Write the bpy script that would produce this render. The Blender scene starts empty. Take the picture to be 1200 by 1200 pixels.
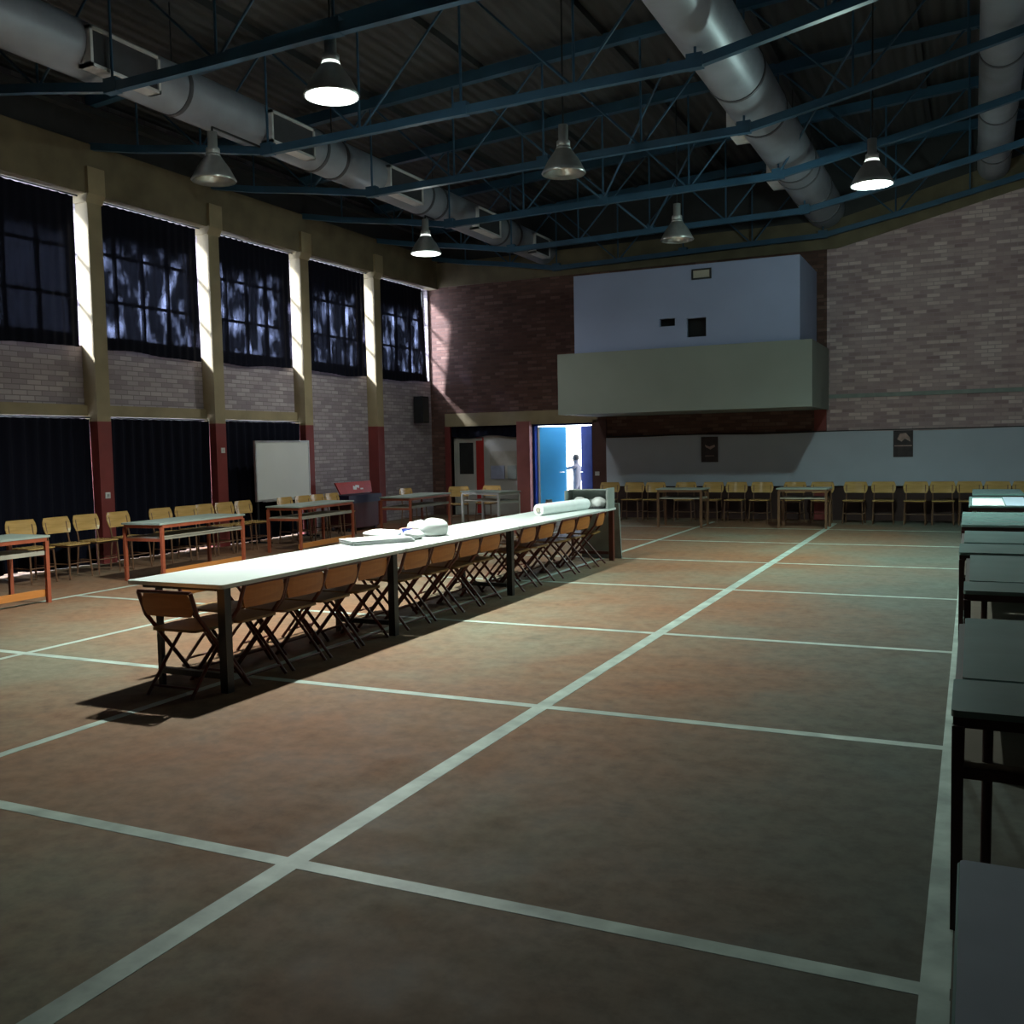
import bpy, bmesh, math, random
from mathutils import Vector, Matrix
random.seed(7)
R = math.radians
S = bpy.context.scene
COL = S.collection

# ------------------------------------------------------------------ materials
def newmat(name):
    m = bpy.data.materials.new(name); m.use_nodes = True
    nt = m.node_tree; b = nt.nodes['Principled BSDF']
    return m, nt, b
def N(nt, kind, **kw):
    n = nt.nodes.new(kind)
    for k, v in kw.items():
        if k in n.inputs: n.inputs[k].default_value = v
        else: setattr(n, k, v)
    return n
def ramp(nt, stops):
    r = nt.nodes.new('ShaderNodeValToRGB')
    e = r.color_ramp.elements
    while len(e) < len(stops): e.new(0.5)
    for i, (p, c) in enumerate(stops):
        e[i].position = p; e[i].color = (*c, 1) if len(c) == 3 else c
    return r
def plain(name, col, rough=.5, metal=0, var=.12, scale=6, bump=0, spec=.5):
    m, nt, b = newmat(name)
    tc = N(nt, 'ShaderNodeTexCoord'); no = N(nt, 'ShaderNodeTexNoise', Scale=scale, Detail=4.0)
    nt.links.new(tc.outputs['Object'], no.inputs['Vector'])
    r = ramp(nt, [(.3, tuple(c*(1-var) for c in col)), (.7, tuple(min(1, c*(1+var)) for c in col))])
    nt.links.new(no.outputs['Fac'], r.inputs['Fac']); nt.links.new(r.outputs['Color'], b.inputs['Base Color'])
    b.inputs['Roughness'].default_value = rough; b.inputs['Metallic'].default_value = metal
    b.inputs['Specular IOR Level'].default_value = spec
    if bump:
        bp = N(nt, 'ShaderNodeBump', Strength=bump, Distance=.01)
        n2 = N(nt, 'ShaderNodeTexNoise', Scale=scale*8, Detail=3.0)
        nt.links.new(tc.outputs['Object'], n2.inputs['Vector'])
        nt.links.new(n2.outputs['Fac'], bp.inputs['Height']); nt.links.new(bp.outputs['Normal'], b.inputs['Normal'])
    return m
def wood(name, c1, c2, rough=.45, scale=3.0, axis='X'):
    m, nt, b = newmat(name)
    tc = N(nt, 'ShaderNodeTexCoord'); mp = N(nt, 'ShaderNodeMapping')
    mp.inputs['Scale'].default_value = {'X': (1, 9, 9), 'Y': (9, 1, 9)}[axis]
    no = N(nt, 'ShaderNodeTexNoise', Scale=scale, Detail=5.0, Distortion=.6)
    nt.links.new(tc.outputs['Object'], mp.inputs['Vector']); nt.links.new(mp.outputs['Vector'], no.inputs['Vector'])
    r = ramp(nt, [(.3, c1), (.7, c2)])
    nt.links.new(no.outputs['Fac'], r.inputs['Fac']); nt.links.new(r.outputs['Color'], b.inputs['Base Color'])
    b.inputs['Roughness'].default_value = rough
    return m
def brick(name, axis, cols, mortar, rough=.85):
    """axis: which world axis runs along the wall (X or Y)"""
    m, nt, b = newmat(name)
    tc = N(nt, 'ShaderNodeTexCoord'); sp = N(nt, 'ShaderNodeSeparateXYZ'); cb = N(nt, 'ShaderNodeCombineXYZ')
    nt.links.new(tc.outputs['Object'], sp.inputs['Vector'])
    nt.links.new(sp.outputs[axis], cb.inputs['X']); nt.links.new(sp.outputs['Z'], cb.inputs['Y'])
    br = N(nt, 'ShaderNodeTexBrick', Scale=1.0)
    br.inputs['Color1'].default_value = (0, 0, 0, 1); br.inputs['Color2'].default_value = (1, 1, 1, 1)
    br.inputs['Mortar'].default_value = (.5, .5, .5, 1)
    br.inputs['Mortar Size'].default_value = .008; br.inputs['Mortar Smooth'].default_value = .3
    br.inputs['Brick Width'].default_value = .24; br.inputs['Row Height'].default_value = .075
    nt.links.new(cb.outputs['Vector'], br.inputs['Vector'])
    no = N(nt, 'ShaderNodeTexNoise', Scale=2.2, Detail=6.0)
    nt.links.new(cb.outputs['Vector'], no.inputs['Vector'])
    mx = N(nt, 'ShaderNodeMix', data_type='FLOAT'); mx.inputs[0].default_value = .42
    nt.links.new(br.outputs['Color'], mx.inputs[2]); nt.links.new(no.outputs['Fac'], mx.inputs[3])
    r = ramp(nt, [(.12, cols[0]), (.38, cols[1]), (.6, cols[2]), (.86, cols[3])])
    nt.links.new(mx.outputs[0], r.inputs['Fac'])
    m2 = N(nt, 'ShaderNodeMix', data_type='RGBA')
    nt.links.new(br.outputs['Fac'], m2.inputs[0]); nt.links.new(r.outputs['Color'], m2.inputs[6])
    m2.inputs[7].default_value = (*mortar, 1)
    nt.links.new(m2.outputs[2], b.inputs['Base Color'])
    bp = N(nt, 'ShaderNodeBump', Strength=.5, Distance=.012); bp.invert = True
    nt.links.new(br.outputs['Fac'], bp.inputs['Height']); nt.links.new(bp.outputs['Normal'], b.inputs['Normal'])
    b.inputs['Roughness'].default_value = rough
    return m
def emit(name, col, s):
    m = bpy.data.materials.new(name); m.use_nodes = True; nt = m.node_tree
    nt.nodes.remove(nt.nodes['Principled BSDF'])
    e = N(nt, 'ShaderNodeEmission', Color=(*col, 1), Strength=s)
    nt.links.new(e.outputs[0], nt.nodes['Material Output'].inputs[0])
    return m
def glassmat(name):
    m = bpy.data.materials.new(name); m.use_nodes = True; nt = m.node_tree
    nt.nodes.remove(nt.nodes['Principled BSDF'])
    t = N(nt, 'ShaderNodeBsdfTransparent', Color=(.92, .95, 1, 1)); g = N(nt, 'ShaderNodeBsdfGlossy', Roughness=.05)
    mx = N(nt, 'ShaderNodeMixShader'); mx.inputs[0].default_value = .05
    nt.links.new(t.outputs[0], mx.inputs[1]); nt.links.new(g.outputs[0], mx.inputs[2])
    nt.links.new(mx.outputs[0], nt.nodes['Material Output'].inputs[0])
    return m
def floormat():
    m, nt, b = newmat('painted_concrete_floor')
    tc = N(nt, 'ShaderNodeTexCoord')
    n1 = N(nt, 'ShaderNodeTexNoise', Scale=.33, Detail=7.0, Roughness=.6)
    n2 = N(nt, 'ShaderNodeTexNoise', Scale=9.0, Detail=6.0, Roughness=.7)
    n3 = N(nt, 'ShaderNodeTexNoise', Scale=2.3, Detail=5.0, Roughness=.7)
    for n in (n1, n2, n3): nt.links.new(tc.outputs['Object'], n.inputs['Vector'])
    r1 = ramp(nt, [(.38, (.205, .096, .050)), (.5, (.195, .116, .070)), (.64, (.178, .160, .112))])
    nt.links.new(n1.outputs['Fac'], r1.inputs['Fac'])
    r2 = ramp(nt, [(.3, (.62, .62, .62)), (.6, (1.08, 1.08, 1.08))])
    nt.links.new(n2.outputs['Fac'], r2.inputs['Fac'])
    mu = N(nt, 'ShaderNodeMix', data_type='RGBA', blend_type='MULTIPLY'); mu.inputs[0].default_value = .8
    nt.links.new(r1.outputs['Color'], mu.inputs[6]); nt.links.new(r2.outputs['Color'], mu.inputs[7])
    r3 = ramp(nt, [(.30, (.5, .5, .5)), (.45, (1, 1, 1))])
    nt.links.new(n3.outputs['Fac'], r3.inputs['Fac'])
    mu2 = N(nt, 'ShaderNodeMix', data_type='RGBA', blend_type='MULTIPLY'); mu2.inputs[0].default_value = .6
    nt.links.new(mu.outputs[2], mu2.inputs[6]); nt.links.new(r3.outputs['Color'], mu2.inputs[7])
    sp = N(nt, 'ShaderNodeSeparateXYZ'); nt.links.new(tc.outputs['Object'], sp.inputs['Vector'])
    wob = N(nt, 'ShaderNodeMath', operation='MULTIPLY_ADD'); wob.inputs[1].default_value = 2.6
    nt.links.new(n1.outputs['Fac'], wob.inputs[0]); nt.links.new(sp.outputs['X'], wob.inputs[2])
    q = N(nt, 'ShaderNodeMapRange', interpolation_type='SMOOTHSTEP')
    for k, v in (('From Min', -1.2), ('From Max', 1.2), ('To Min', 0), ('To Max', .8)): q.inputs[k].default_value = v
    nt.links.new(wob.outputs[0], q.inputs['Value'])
    rightdim = N(nt, 'ShaderNodeMix', data_type='RGBA', blend_type='MULTIPLY'); rightdim.inputs[0].default_value = .8  # dim teal light of the right side painted into the floor colour
    rightdim.inputs[6].default_value = (.088, .106, .092, 1); nt.links.new(r2.outputs['Color'], rightdim.inputs[7])
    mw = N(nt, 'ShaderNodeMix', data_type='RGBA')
    nt.links.new(q.outputs[0], mw.inputs[0]); nt.links.new(mu2.outputs[2], mw.inputs[6]); nt.links.new(rightdim.outputs[2], mw.inputs[7])
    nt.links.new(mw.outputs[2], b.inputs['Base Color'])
    rr = ramp(nt, [(.3, (.62,)*3), (.7, (.85,)*3)])
    nt.links.new(n3.outputs['Fac'], rr.inputs['Fac']); nt.links.new(rr.outputs['Color'], b.inputs['Roughness'])
    b.inputs['Specular IOR Level'].default_value = .22
    return m
def curtainmat(name, sheer):
    m = bpy.data.materials.new(name); m.use_nodes = True; nt = m.node_tree
    b = nt.nodes['Principled BSDF']
    b.inputs['Base Color'].default_value = (.007, .0075, .015, 1); b.inputs['Roughness'].default_value = .9
    b.inputs['Specular IOR Level'].default_value = .1
    if sheer:
        tc = N(nt, 'ShaderNodeTexCoord'); sp = N(nt, 'ShaderNodeSeparateXYZ')
        nt.links.new(tc.outputs['Object'], sp.inputs['Vector'])
        mp = N(nt, 'ShaderNodeMapping'); mp.inputs['Scale'].default_value = (0, 2.0, 1.0)
        nt.links.new(tc.outputs['Object'], mp.inputs['Vector'])
        n1 = N(nt, 'ShaderNodeTexNoise', Scale=1.9, Detail=2.5, Roughness=.5)
        nt.links.new(mp.outputs['Vector'], n1.inputs['Vector'])
        r1 = ramp(nt, [(.55, (0, 0, 0)), (.66, (.22,)*3), (.80, (1, 1, 1))])
        bi = N(nt, 'ShaderNodeMapRange'); bi.inputs['From Min'].default_value = 10.6; bi.inputs['From Max'].default_value = 11.0
        bi.inputs['To Min'].default_value = -.22; bi.inputs['To Max'].default_value = .05
        nt.links.new(sp.outputs['Y'], bi.inputs['Value'])
        ad = N(nt, 'ShaderNodeMath', operation='ADD'); nt.links.new(n1.outputs['Fac'], ad.inputs[0]); nt.links.new(bi.outputs[0], ad.inputs[1])
        nt.links.new(ad.outputs[0], r1.inputs['Fac'])
        def sm(lo, hi):
            q = N(nt, 'ShaderNodeMapRange', interpolation_type='SMOOTHSTEP')
            q.inputs['From Min'].default_value = lo; q.inputs['From Max'].default_value = hi
            nt.links.new(sp.outputs['Z'], q.inputs['Value']); return q
        up = sm(4.95, 4.55); dn = sm(3.38, 3.42)     # thin cloth is see-through only between these heights
        a = N(nt, 'ShaderNodeMath', operation='MULTIPLY'); c = N(nt, 'ShaderNodeMath', operation='MULTIPLY')
        d = N(nt, 'ShaderNodeMath', operation='MULTIPLY_ADD')
        nt.links.new(up.outputs[0], a.inputs[0]); nt.links.new(dn.outputs[0], a.inputs[1])
        d.inputs[1].default_value = .15; d.inputs[2].default_value = .002
        nt.links.new(r1.outputs['Color'], d.inputs[0])
        nt.links.new(a.outputs[0], c.inputs[0]); nt.links.new(d.outputs[0], c.inputs[1])
        t = N(nt, 'ShaderNodeBsdfTransparent', Color=(.62, .68, 1, 1)); mx = N(nt, 'ShaderNodeMixShader')
        nt.links.new(c.outputs[0], mx.inputs[0]); nt.links.new(b.outputs[0], mx.inputs[1]); nt.links.new(t.outputs[0], mx.inputs[2])
        nt.links.new(mx.outputs[0], nt.nodes['Material Output'].inputs[0])
    return m
def deckmat():
    m, nt, b = newmat('corrugated_roof_deck')
    b.inputs['Base Color'].default_value = (.055, .056, .06, 1); b.inputs['Roughness'].default_value = .6
    tc = N(nt, 'ShaderNodeTexCoord'); w = N(nt, 'ShaderNodeTexWave', Scale=1.6); w.bands_direction = 'X'
    nt.links.new(tc.outputs['Object'], w.inputs['Vector'])
    bp = N(nt, 'ShaderNodeBump', Strength=.8, Distance=.04)
    nt.links.new(w.outputs['Fac'], bp.inputs['Height']); nt.links.new(bp.outputs['Normal'], b.inputs['Normal'])
    return m

M = {}
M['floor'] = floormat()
M['line'] = plain('white_floor_paint', (.33, .40, .35), .5, var=.32, scale=5)
M['brick_left'] = brick('pale_brick_left', 'Y', [(.26, .21, .235), (.34, .285, .31), (.41, .35, .375), (.52, .46, .48)], (.26, .215, .235))  # brick tinted bluish for the window light on it
M['brick_back'] = brick('dim_red_brown_brick', 'X', [(.075, .037, .030), (.105, .050, .040), (.135, .064, .05), (.20, .115, .09)], (.10, .055, .045))  # same brick as the right part, darkened for its weaker light
M['brick_lit'] = brick('lit_pinkish_brick', 'X', [(.33, .21, .225), (.46, .32, .335), (.58, .42, .43), (.82, .66, .65)], (.48, .345, .355))  # same brick, lightened for the lamplit right part
M['cream'] = plain('cream_concrete_paint', (.32, .255, .15), .7, var=.15, scale=2.5, bump=.15)
M['beampaint'] = plain('dimmed_cream_paint', (.165, .132, .078), .75, var=.2, scale=2.5, bump=.15)  # cream paint darkened; the dim light at the beams is in the colour
M['postpaint'] = plain('lit_pink_red_paint', (.36, .12, .11), .5, var=.15, scale=3)  # red post paint lightened for the light falling on it
M['redpaint'] = plain('dark_red_paint', (.20, .035, .032), .5, var=.15, scale=3)
M['brownpaint'] = plain('brown_red_paint', (.09, .035, .03), .5)
M['dado'] = plain('dark_red_brown_dado_paint', (.045, .018, .016), .6)
M['deck'] = deckmat()
M['darksteel'] = plain('dark_edge_steel', (.03, .032, .036), .6)
M['truss'] = plain('blue_truss_paint', (.032, .095, .17), .45, var=.2, scale=2)
M['duct'] = plain('galvanised_duct', (.31, .335, .40), .45, .15, var=.18, scale=1.6)
M['ductring'] = plain('duct_seam', (.14, .14, .16), .45, .6)
M['register'] = plain('white_register_frame', (.70, .70, .72), .5)
M['louvre'] = plain('dark_louvre', (.05, .05, .06), .6)
M['lilac'] = plain('lilac_blue_wall_paint', (.29, .33, .50), .8, var=.05, scale=1)
M['sage'] = plain('sage_wall_paint', (.23, .245, .22), .8, var=.06, scale=1)
M['black'] = plain('matte_black', (.008, .008, .01), .7)
M['blackmetal'] = plain('black_metal', (.02, .022, .025), .4)
M['whitetop'] = plain('white_laminate', (.72, .77, .74), .28, var=.04, scale=2)
M['whiteboard'] = plain('whiteboard_enamel', (.70, .70, .68), .3, var=.04, scale=1.5)
M['alu'] = plain('aluminium_trim', (.6, .6, .6), .35, .8)
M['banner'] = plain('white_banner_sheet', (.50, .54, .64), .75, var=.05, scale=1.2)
M['chairwood'] = wood('orange_plywood', (.46, .16, .035), (.60, .23, .055))
M['seatwood'] = wood('olive_brown_plywood', (.20, .105, .03), (.28, .15, .045))
M['tanwood'] = wood('tan_plywood', (.44, .27, .09), (.58, .37, .14), .2)
M['chairframe'] = plain('red_brown_tube', (.11, .026, .018), .4)
M['tanframe'] = plain('brown_tube', (.15, .075, .04), .4)
M['deskframe'] = plain('orange_red_desk_frame', (.32, .075, .035), .45)
M['deskframe_dark'] = plain('dark_red_desk_frame', (.05, .016, .016), .4)
M['desktop'] = plain('grey_green_laminate', (.31, .36, .32), .3, var=.08, scale=3)
M['desktop_teal'] = plain('teal_grey_laminate', (.18, .28, .265), .25, var=.10, scale=3)
M['deskshelf'] = plain('desk_shelf_board', (.36, .33, .27), .5)
M['orangerail'] = wood('orange_foot_rail', (.5, .18, .04), (.6, .23, .06), axis='Y')
M['sheet'] = plain('pale_blue_sheet', (.42, .46, .56), .6, var=.05)
M['paper'] = plain('white_paper', (.80, .82, .82), .7, var=.04, scale=8)
M['bag'] = plain('white_plastic_bag', (.80, .82, .80), .35, var=.05, scale=8)
M['bluecap'] = plain('blue_plastic', (.03, .06, .32), .35)
M['pink'] = plain('pinkish_wrapper', (.52, .25, .2), .5)
M['litdoor'] = plain('lit_blue_door_paint', (.08, .48, .88), .35, var=.06, scale=1.5)  # blue door paint with the outdoor light on this leaf in its colour
M['shadedoor'] = plain('shaded_blue_door_paint', (.015, .04, .22), .85, spec=.1)  # same blue door, darkened for the leaf in shade
M['doorwhite'] = plain('off_white_door_paint', (.46, .45, .42), .5, var=.1, scale=2)
M['darkglass'] = plain('dark_glass', (.02, .022, .022), .15)
M['bluegrey'] = plain('bluish_notice', (.33, .36, .50), .6)
M['beige'] = plain('beige_panel', (.40, .37, .31), .6)
M['red'] = plain('bright_red_paint', (.42, .03, .025), .4)
M['darkred'] = plain('deep_red_paint', (.06, .008, .008), .5)
M['navy'] = plain('navy_panel', (.008, .010, .04), .5)
M['poster'] = plain('dark_poster', (.045, .03, .035), .6, var=.3, scale=10)
M['poster_light'] = plain('poster_pink_print', (.45, .30, .27), .6, var=.25, scale=14)
M['greydesk'] = plain('grey_green_panel', (.27, .30, .28), .5)
M['skin'] = plain('skin_tone', (.30, .17, .11), .6)
M['shirt'] = plain('grey_shirt', (.12, .12, .14), .8)
M['trousers'] = plain('dark_trousers', (.07, .07, .09), .8)
M['hair'] = plain('dark_hair', (.01, .009, .008), .6)
M['ground'] = plain('pale_paving', (.62, .62, .6), .9)
M['glass'] = glassmat('window_glass')
M['curtain'] = curtainmat('black_blackout_curtain', False)
M['sheer'] = curtainmat('black_thin_curtain', True)
M['reflector'] = plain('aluminium_reflector', (.62, .63, .62), .3, .75, var=.1, scale=10)
M['housing'] = plain('grey_ballast_housing', (.45, .46, .46), .45, .4)
M['bulb_off'] = plain('frosted_bulb', (.6, .6, .55), .3)
M['lit_green'] = emit('lit_lamp_lens', (.88, 1, .93), 9)
M['lit_neck'] = emit('lit_lamp_neck', (.9, 1, .93), 1.5)
M['switch'] = plain('white_switch_plastic', (.62, .62, .60), .4)

# ------------------------------------------------------------------ mesh helpers
class MB:
    def __init__(s): s.v = []; s.f = []; s.m = []; s.sm = []
    def add(s, vs, fs, m=0, T=None, smooth=False):
        o = len(s.v)
        s.v += [tuple(T @ Vector(p)) for p in vs] if T else [tuple(p) for p in vs]
        s.f += [[i+o for i in f] for f in fs]; s.m += [m]*len(fs); s.sm += [smooth]*len(fs)
        return s
    def box(s, x0, x1, y0, y1, z0, z1, m=0, T=None):
        vs = [(x, y, z) for x in (x0, x1) for y in (y0, y1) for z in (z0, z1)]
        return s.add(vs, [(0, 1, 3, 2), (4, 6, 7, 5), (0, 4, 5, 1), (2, 3, 7, 6), (0, 2, 6, 4), (1, 5, 7, 3)], m, T)
    def rbox(s, x0, x1, y0, y1, z0, z1, r=.03, m=0, T=None, seg=4, axis='Z'):
        """box with rounded corners in the plane across `axis`"""
        dims = {'Z': (x0, x1, y0, y1, z0, z1), 'Y': (x0, x1, z0, z1, y0, y1), 'X': (y0, y1, z0, z1, x0, x1)}[axis]
        a0, a1, b0, b1, c0, c1 = dims; pts = []
        for cx, cy, st in ((a1-r, b1-r, 0), (a0+r, b1-r, 90), (a0+r, b0+r, 180), (a1-r, b0+r, 270)):
            for k in range(seg+1):
                t = R(st+90*k/seg); pts.append((cx+r*math.cos(t), cy+r*math.sin(t)))
        return s.prism(pts, c0, c1, axis, m, T)
    def prism(s, pts, c0, c1, axis='Z', m=0, T=None, smooth=False):
        n = len(pts)
        def P(a, b, c): return {'Z': (a, b, c), 'Y': (a, c, b), 'X': (c, a, b)}[axis]
        vs = [P(a, b, c0) for a, b in pts]+[P(a, b, c1) for a, b in pts]
        fs = [list(range(n))[::-1], [i+n for i in range(n)]]+[(i, (i+1) % n, (i+1) % n+n, i+n) for i in range(n)]
        return s.add(vs, fs, m, T, smooth)
    def tube(s, pts, r, seg=8, m=0, T=None):
        pts = [Vector(p) for p in pts]; vs = []; fs = []; n = len(pts)
        up = None
        for i, p in enumerate(pts):
            d = (pts[min(i+1, n-1)]-pts[max(i-1, 0)]).normalized()
            if up is None:
                up = Vector((0, 0, 1)) if abs(d.z) < .9 else Vector((1, 0, 0))
            a = d.cross(up).normalized(); b = a.cross(d).normalized(); up = b
            rr = r[i] if isinstance(r, (list, tuple)) else r
            for k in range(seg):
                t = 2*math.pi*k/seg; vs.append(p+a*rr*math.cos(t)+b*rr*math.sin(t))
        for i in range(n-1):
            for k in range(seg):
                q = (k+1) % seg; fs.append((i*seg+k, i*seg+q, (i+1)*seg+q, (i+1)*seg+k))
        s.add(vs, fs, m, T, True)
        return s.add(vs[:seg]+vs[-seg:], [list(range(seg))[::-1], list(range(seg, 2*seg))], m, T)
    def bar(s, p, q, w, h=None, m=0):
        """square bar from p to q"""
        p = Vector(p); q = Vector(q); d = (q-p); L = d.length; d.normalize(); h = h or w
        up = Vector((0, 0, 1)) if abs(d.z) < .95 else Vector((0, 1, 0))
        a = d.cross(up).normalized(); b = a.cross(d)
        T = Matrix((a, d, b)).transposed().to_4x4(); T.translation = p
        return s.box(-w/2, w/2, 0, L, -h/2, h/2, m, T)
    def lathe(s, prof, c=(0, 0, 0), seg=24, m=0, T=None):
        vs = []; fs = []; n = len(prof)
        for (r, z) in prof:
            for k in range(seg):
                t = 2*math.pi*k/seg; vs.append((c[0]+r*math.cos(t), c[1]+r*math.sin(t), c[2]+z))
        for i in range(n-1):
            for k in range(seg):
                q = (k+1) % seg; fs.append((i*seg+k, i*seg+q, (i+1)*seg+q, (i+1)*seg+k))
        return s.add(vs, fs, m, T, True)
    def build(s, name, mats, parent=None, loc=None, rz=0, rec=True):
        me = bpy.data.meshes.new(name)
        me.from_pydata(s.v, [], s.f)
        if not isinstance(mats, (list, tuple)): mats = [mats]
        for m in mats: me.materials.append(m)
        me.polygons.foreach_set('material_index', s.m)
        me.polygons.foreach_set('use_smooth', s.sm)
        if rec:
            bm = bmesh.new(); bm.from_mesh(me); bmesh.ops.recalc_face_normals(bm, faces=bm.faces); bm.to_mesh(me); bm.free()
        me.update()
        o = bpy.data.objects.new(name, me); COL.objects.link(o)
        if parent: o.parent = parent
        if loc: o.location = loc
        o.rotation_euler.z = rz
        return o
def tag(o, label, cat, group=None):
    o['label'] = label; o['category'] = cat
    if group: o['group'] = group
    return o
def thing(name, label, cat, loc=(0, 0, 0), rz=0, group=None):
    o = bpy.data.objects.new(name, None); COL.objects.link(o); o.empty_display_size = .1
    o.location = loc; o.rotation_euler.z = rz
    return tag(o, label, cat, group)
def struct(o, label=None):
    o['kind'] = 'structure'
    if label: o['label'] = label
    return o
def copy_tree(o, parent=None):
    c = o.copy(); COL.objects.link(c)
    if parent: c.parent = parent
    for ch in [k for k in o.children]: copy_tree(ch, c)
    return c
def place(proto, used, loc, rz, label, group):
    o = proto if not used else copy_tree(proto)
    o.location = loc; o.rotation_euler.z = rz; o['label'] = label; o['group'] = group
    return o
def panel(mb, plane, t0, t1, u0, u1, v0, v1, holes, m=0):
    """slab in plane 'X' (u=y) or 'Y' (u=x), thickness t0..t1, with rectangular holes (u0,u1,v0,v1)"""
    us = sorted({u0, u1, *[h[0] for h in holes], *[h[1] for h in holes]}); us = [u for u in us if u0 <= u <= u1]
    vs = sorted({v0, v1, *[h[2] for h in holes], *[h[3] for h in holes]}); vs = [v for v in vs if v0 <= v <= v1]
    for a, b in zip(us, us[1:]):
        run = None
        for c, d in zip(vs, vs[1:]):
            cu, cv = (a+b)/2, (c+d)/2
            solid = not any(h[0] < cu < h[1] and h[2] < cv < h[3] for h in holes)
            if solid: run = (run[0], d) if run else (c, d)
            if (not solid or d == vs[-1]) and run:
                if plane == 'X': mb.box(t0, t1, a, b, *run, m)
                else: mb.box(a, b, t0, t1, *run, m)
                run = None
    return mb

XW, YB, XR, YF = -11.95, 20.9, 2.6, -3.0      # wall planes

# ------------------------------------------------------------------ floor with court markings
fl = MB(); fl.box(XW-.3, XR+.3, YF-.3, YB+.3, -.2, 0)
LX0, LX1 = -9.47, -.045
def strip(x0, x1, y0, y1): fl.box(x0, x1, y0, y1, -.01, .0015, 1)
ys = [(.45, .075), (3.05, .075), (5.55, .075), (8.09, .07), (10.78, .07), (13.32, .06), (16.0, .06), (18.6, .05)]
for y, w in ys: strip(LX0, LX1, y-w/2, y+w/2)
for x, w in ((-9.43, .07), (-7.1, .06), (-4.81, .07), (-2.43, .10), (-.085, .085)):
    ye = [.45]+[y for y, _ in ys]+[20.0]
    yy = [YF+.1]+[y for y, _ in ys]+[20.0]
    for a, b in zip(yy, yy[1:]): strip(x-w/2, x+w/2, a+.036, b-.036)
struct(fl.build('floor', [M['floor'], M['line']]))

# ------------------------------------------------------------------ left wall
cols = [5.53, 8.05, 10.57, 13.07, 15.57, 18.12]        # near face of each column
CW = .25; XC = -11.70
bays = list(zip([c+CW for c in cols], cols[1:]+[20.84]))
holes = [(a, b, 3.25, 5.42) for a, b in bays]+[(a, b, .0, 2.2) for a, b in bays[:4]]
wl = MB()
panel(wl, 'X', XW-.25, XW, YF, YB, 0, 5.42, holes)
wl.box(XW-.25, XW, YF, YB, 5.42, 7.9)
struct(wl.build('wall_left', M['brick_left']))
for i, c in enumerate(cols):
    cm = MB()
    cm.box(XW, XC, c, c+CW, 2.12, 5.30, 0); cm.box(XW, XC, c, c+CW, 0, 2.12, 1)
    cm.prism([(XW, 5.30), (XC+.0, 5.30), (XC+.07, 5.42), (XC+.07, 5.80), (XW, 5.80)], c-.03, c+CW+.03, 'Y', 0)
    struct(cm.build('column', [M['cream'], M['redpaint']]), 'cream concrete column with dark red foot')
lb = MB()
lb.box(XW, XC+.02, YF, YB, 5.42, 6.14)
struct(lb.build('beam_left', M['beampaint']))
lt = MB()
for a, b in bays[:4]: lt.box(XW, XW+.06, a, b, 2.2, 2.37)
struct(lt.build('lintel_left', M['cream']))
ed = MB(); ed.box(XW, XC-.04, YF, YB, 6.14, 6.62); ed.box(XW, XC+.10, YF, YB, 6.56, 6.66)
struct(ed.build('trim_left', M['darksteel']))
# windows and curtains
def window(n, a, b, z0, z1, nx, nz):
    w = MB(); x0, x1 = XW-.17, XW-.12; t = .045
    for k in range(nx+1):
        y = a+t/2+(b-a-t)*k/nx; w.box(x0, x1, y-t/2, y+t/2, z0, z1)
    for k in range(nz+1):
        z = z0+t/2+(z1-z0-t)*k/nz; w.box(x0+.004, x1-.004, a, b, z-t/2, z+t/2)
    o = struct(w.build('window_%d' % n, M['blackmetal']))
    MB().box(XW-.15, XW-.144, a+.01, b-.01, z0+.01, z1-.01).build('pane', M['glass'], o)
def curtain(y0, y1, z0, z1, mat, label, group, amp=.035, per=.17, skew=0, seed=0, rail=True, yend=99):
    rnd = random.Random(seed); n = int((y1-y0)/.022); rows = 12
    root = thing('curtain', label, 'curtain', (0, 0, 0), 0, group)
    ph = [rnd.uniform(0, 6.28) for _ in range(4)]
    vs = []; fs = []
    for j in range(rows+1):
        v = j/rows; z = z1+(z0-z1)*v
        for i in range(n+1):
            u = i/n; y = y0+(y1-y0+skew*v)*u
            x = XW+.085+amp*(.55+.45*v)*math.sin(6.283*y/per+1.2*math.sin(y*1.7+ph[0])+ph[1])+.012*math.sin(y*3.1+ph[2]+2*v)
            zz = max(.003, z-(.024*math.sin(y*2.3+ph[3])+.008*math.sin(y*5.9))*(1 if j == rows else 0))
            if j == 0: zz -= .014*abs(math.sin(6.283*y/.3))
            vs.append((x, y, zz))
    w = n+1
    for j in range(rows):
        for i in range(n): fs.append((j*w+i, j*w+i+1, (j+1)*w+i+1, (j+1)*w+i))
    m = MB(); m.add(vs, fs, 0, None, True)
    m.build('cloth', mat, root, rec=False)
    if rail:
        r = MB(); r.tube([(XW+.085, y0, z1+.012), (XW+.085, min(y1+.1, yend), z1+.012)], .012)
        r.build('rail', M['blackmetal'], root)
    return root
where = ['beyond the left edge', 'at the left edge of the hall', 'between the first and second cream columns', 'between the second and third cream columns',
         'between the third and fourth cream columns', 'in the corner bay by the end wall']
k = 0
for i, (a, b) in enumerate(bays):
    k += 1; window(k, a, b, 3.25, 5.42, 4, 3)
    last = i == len(bays)-1
    curtain(a+.05, (20.42 if last else b-.12), 3.19, 5.39, M['sheer'],
            'thin black curtain over the high window '+where[i], 'curtains over the high windows', .012, .16, 0 if not last else .22, i+1)
for i, (a, b) in enumerate(bays[:4]):
    k += 1; window(k, a, b, .05, 2.2, 3, 2)
    curtain(a+.004, b-.002, .008, 2.17, M['curtain'], 'floor length black curtain '+where[i], 'floor length black curtains', .045, .21, 0, i+20, yend=b)

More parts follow.
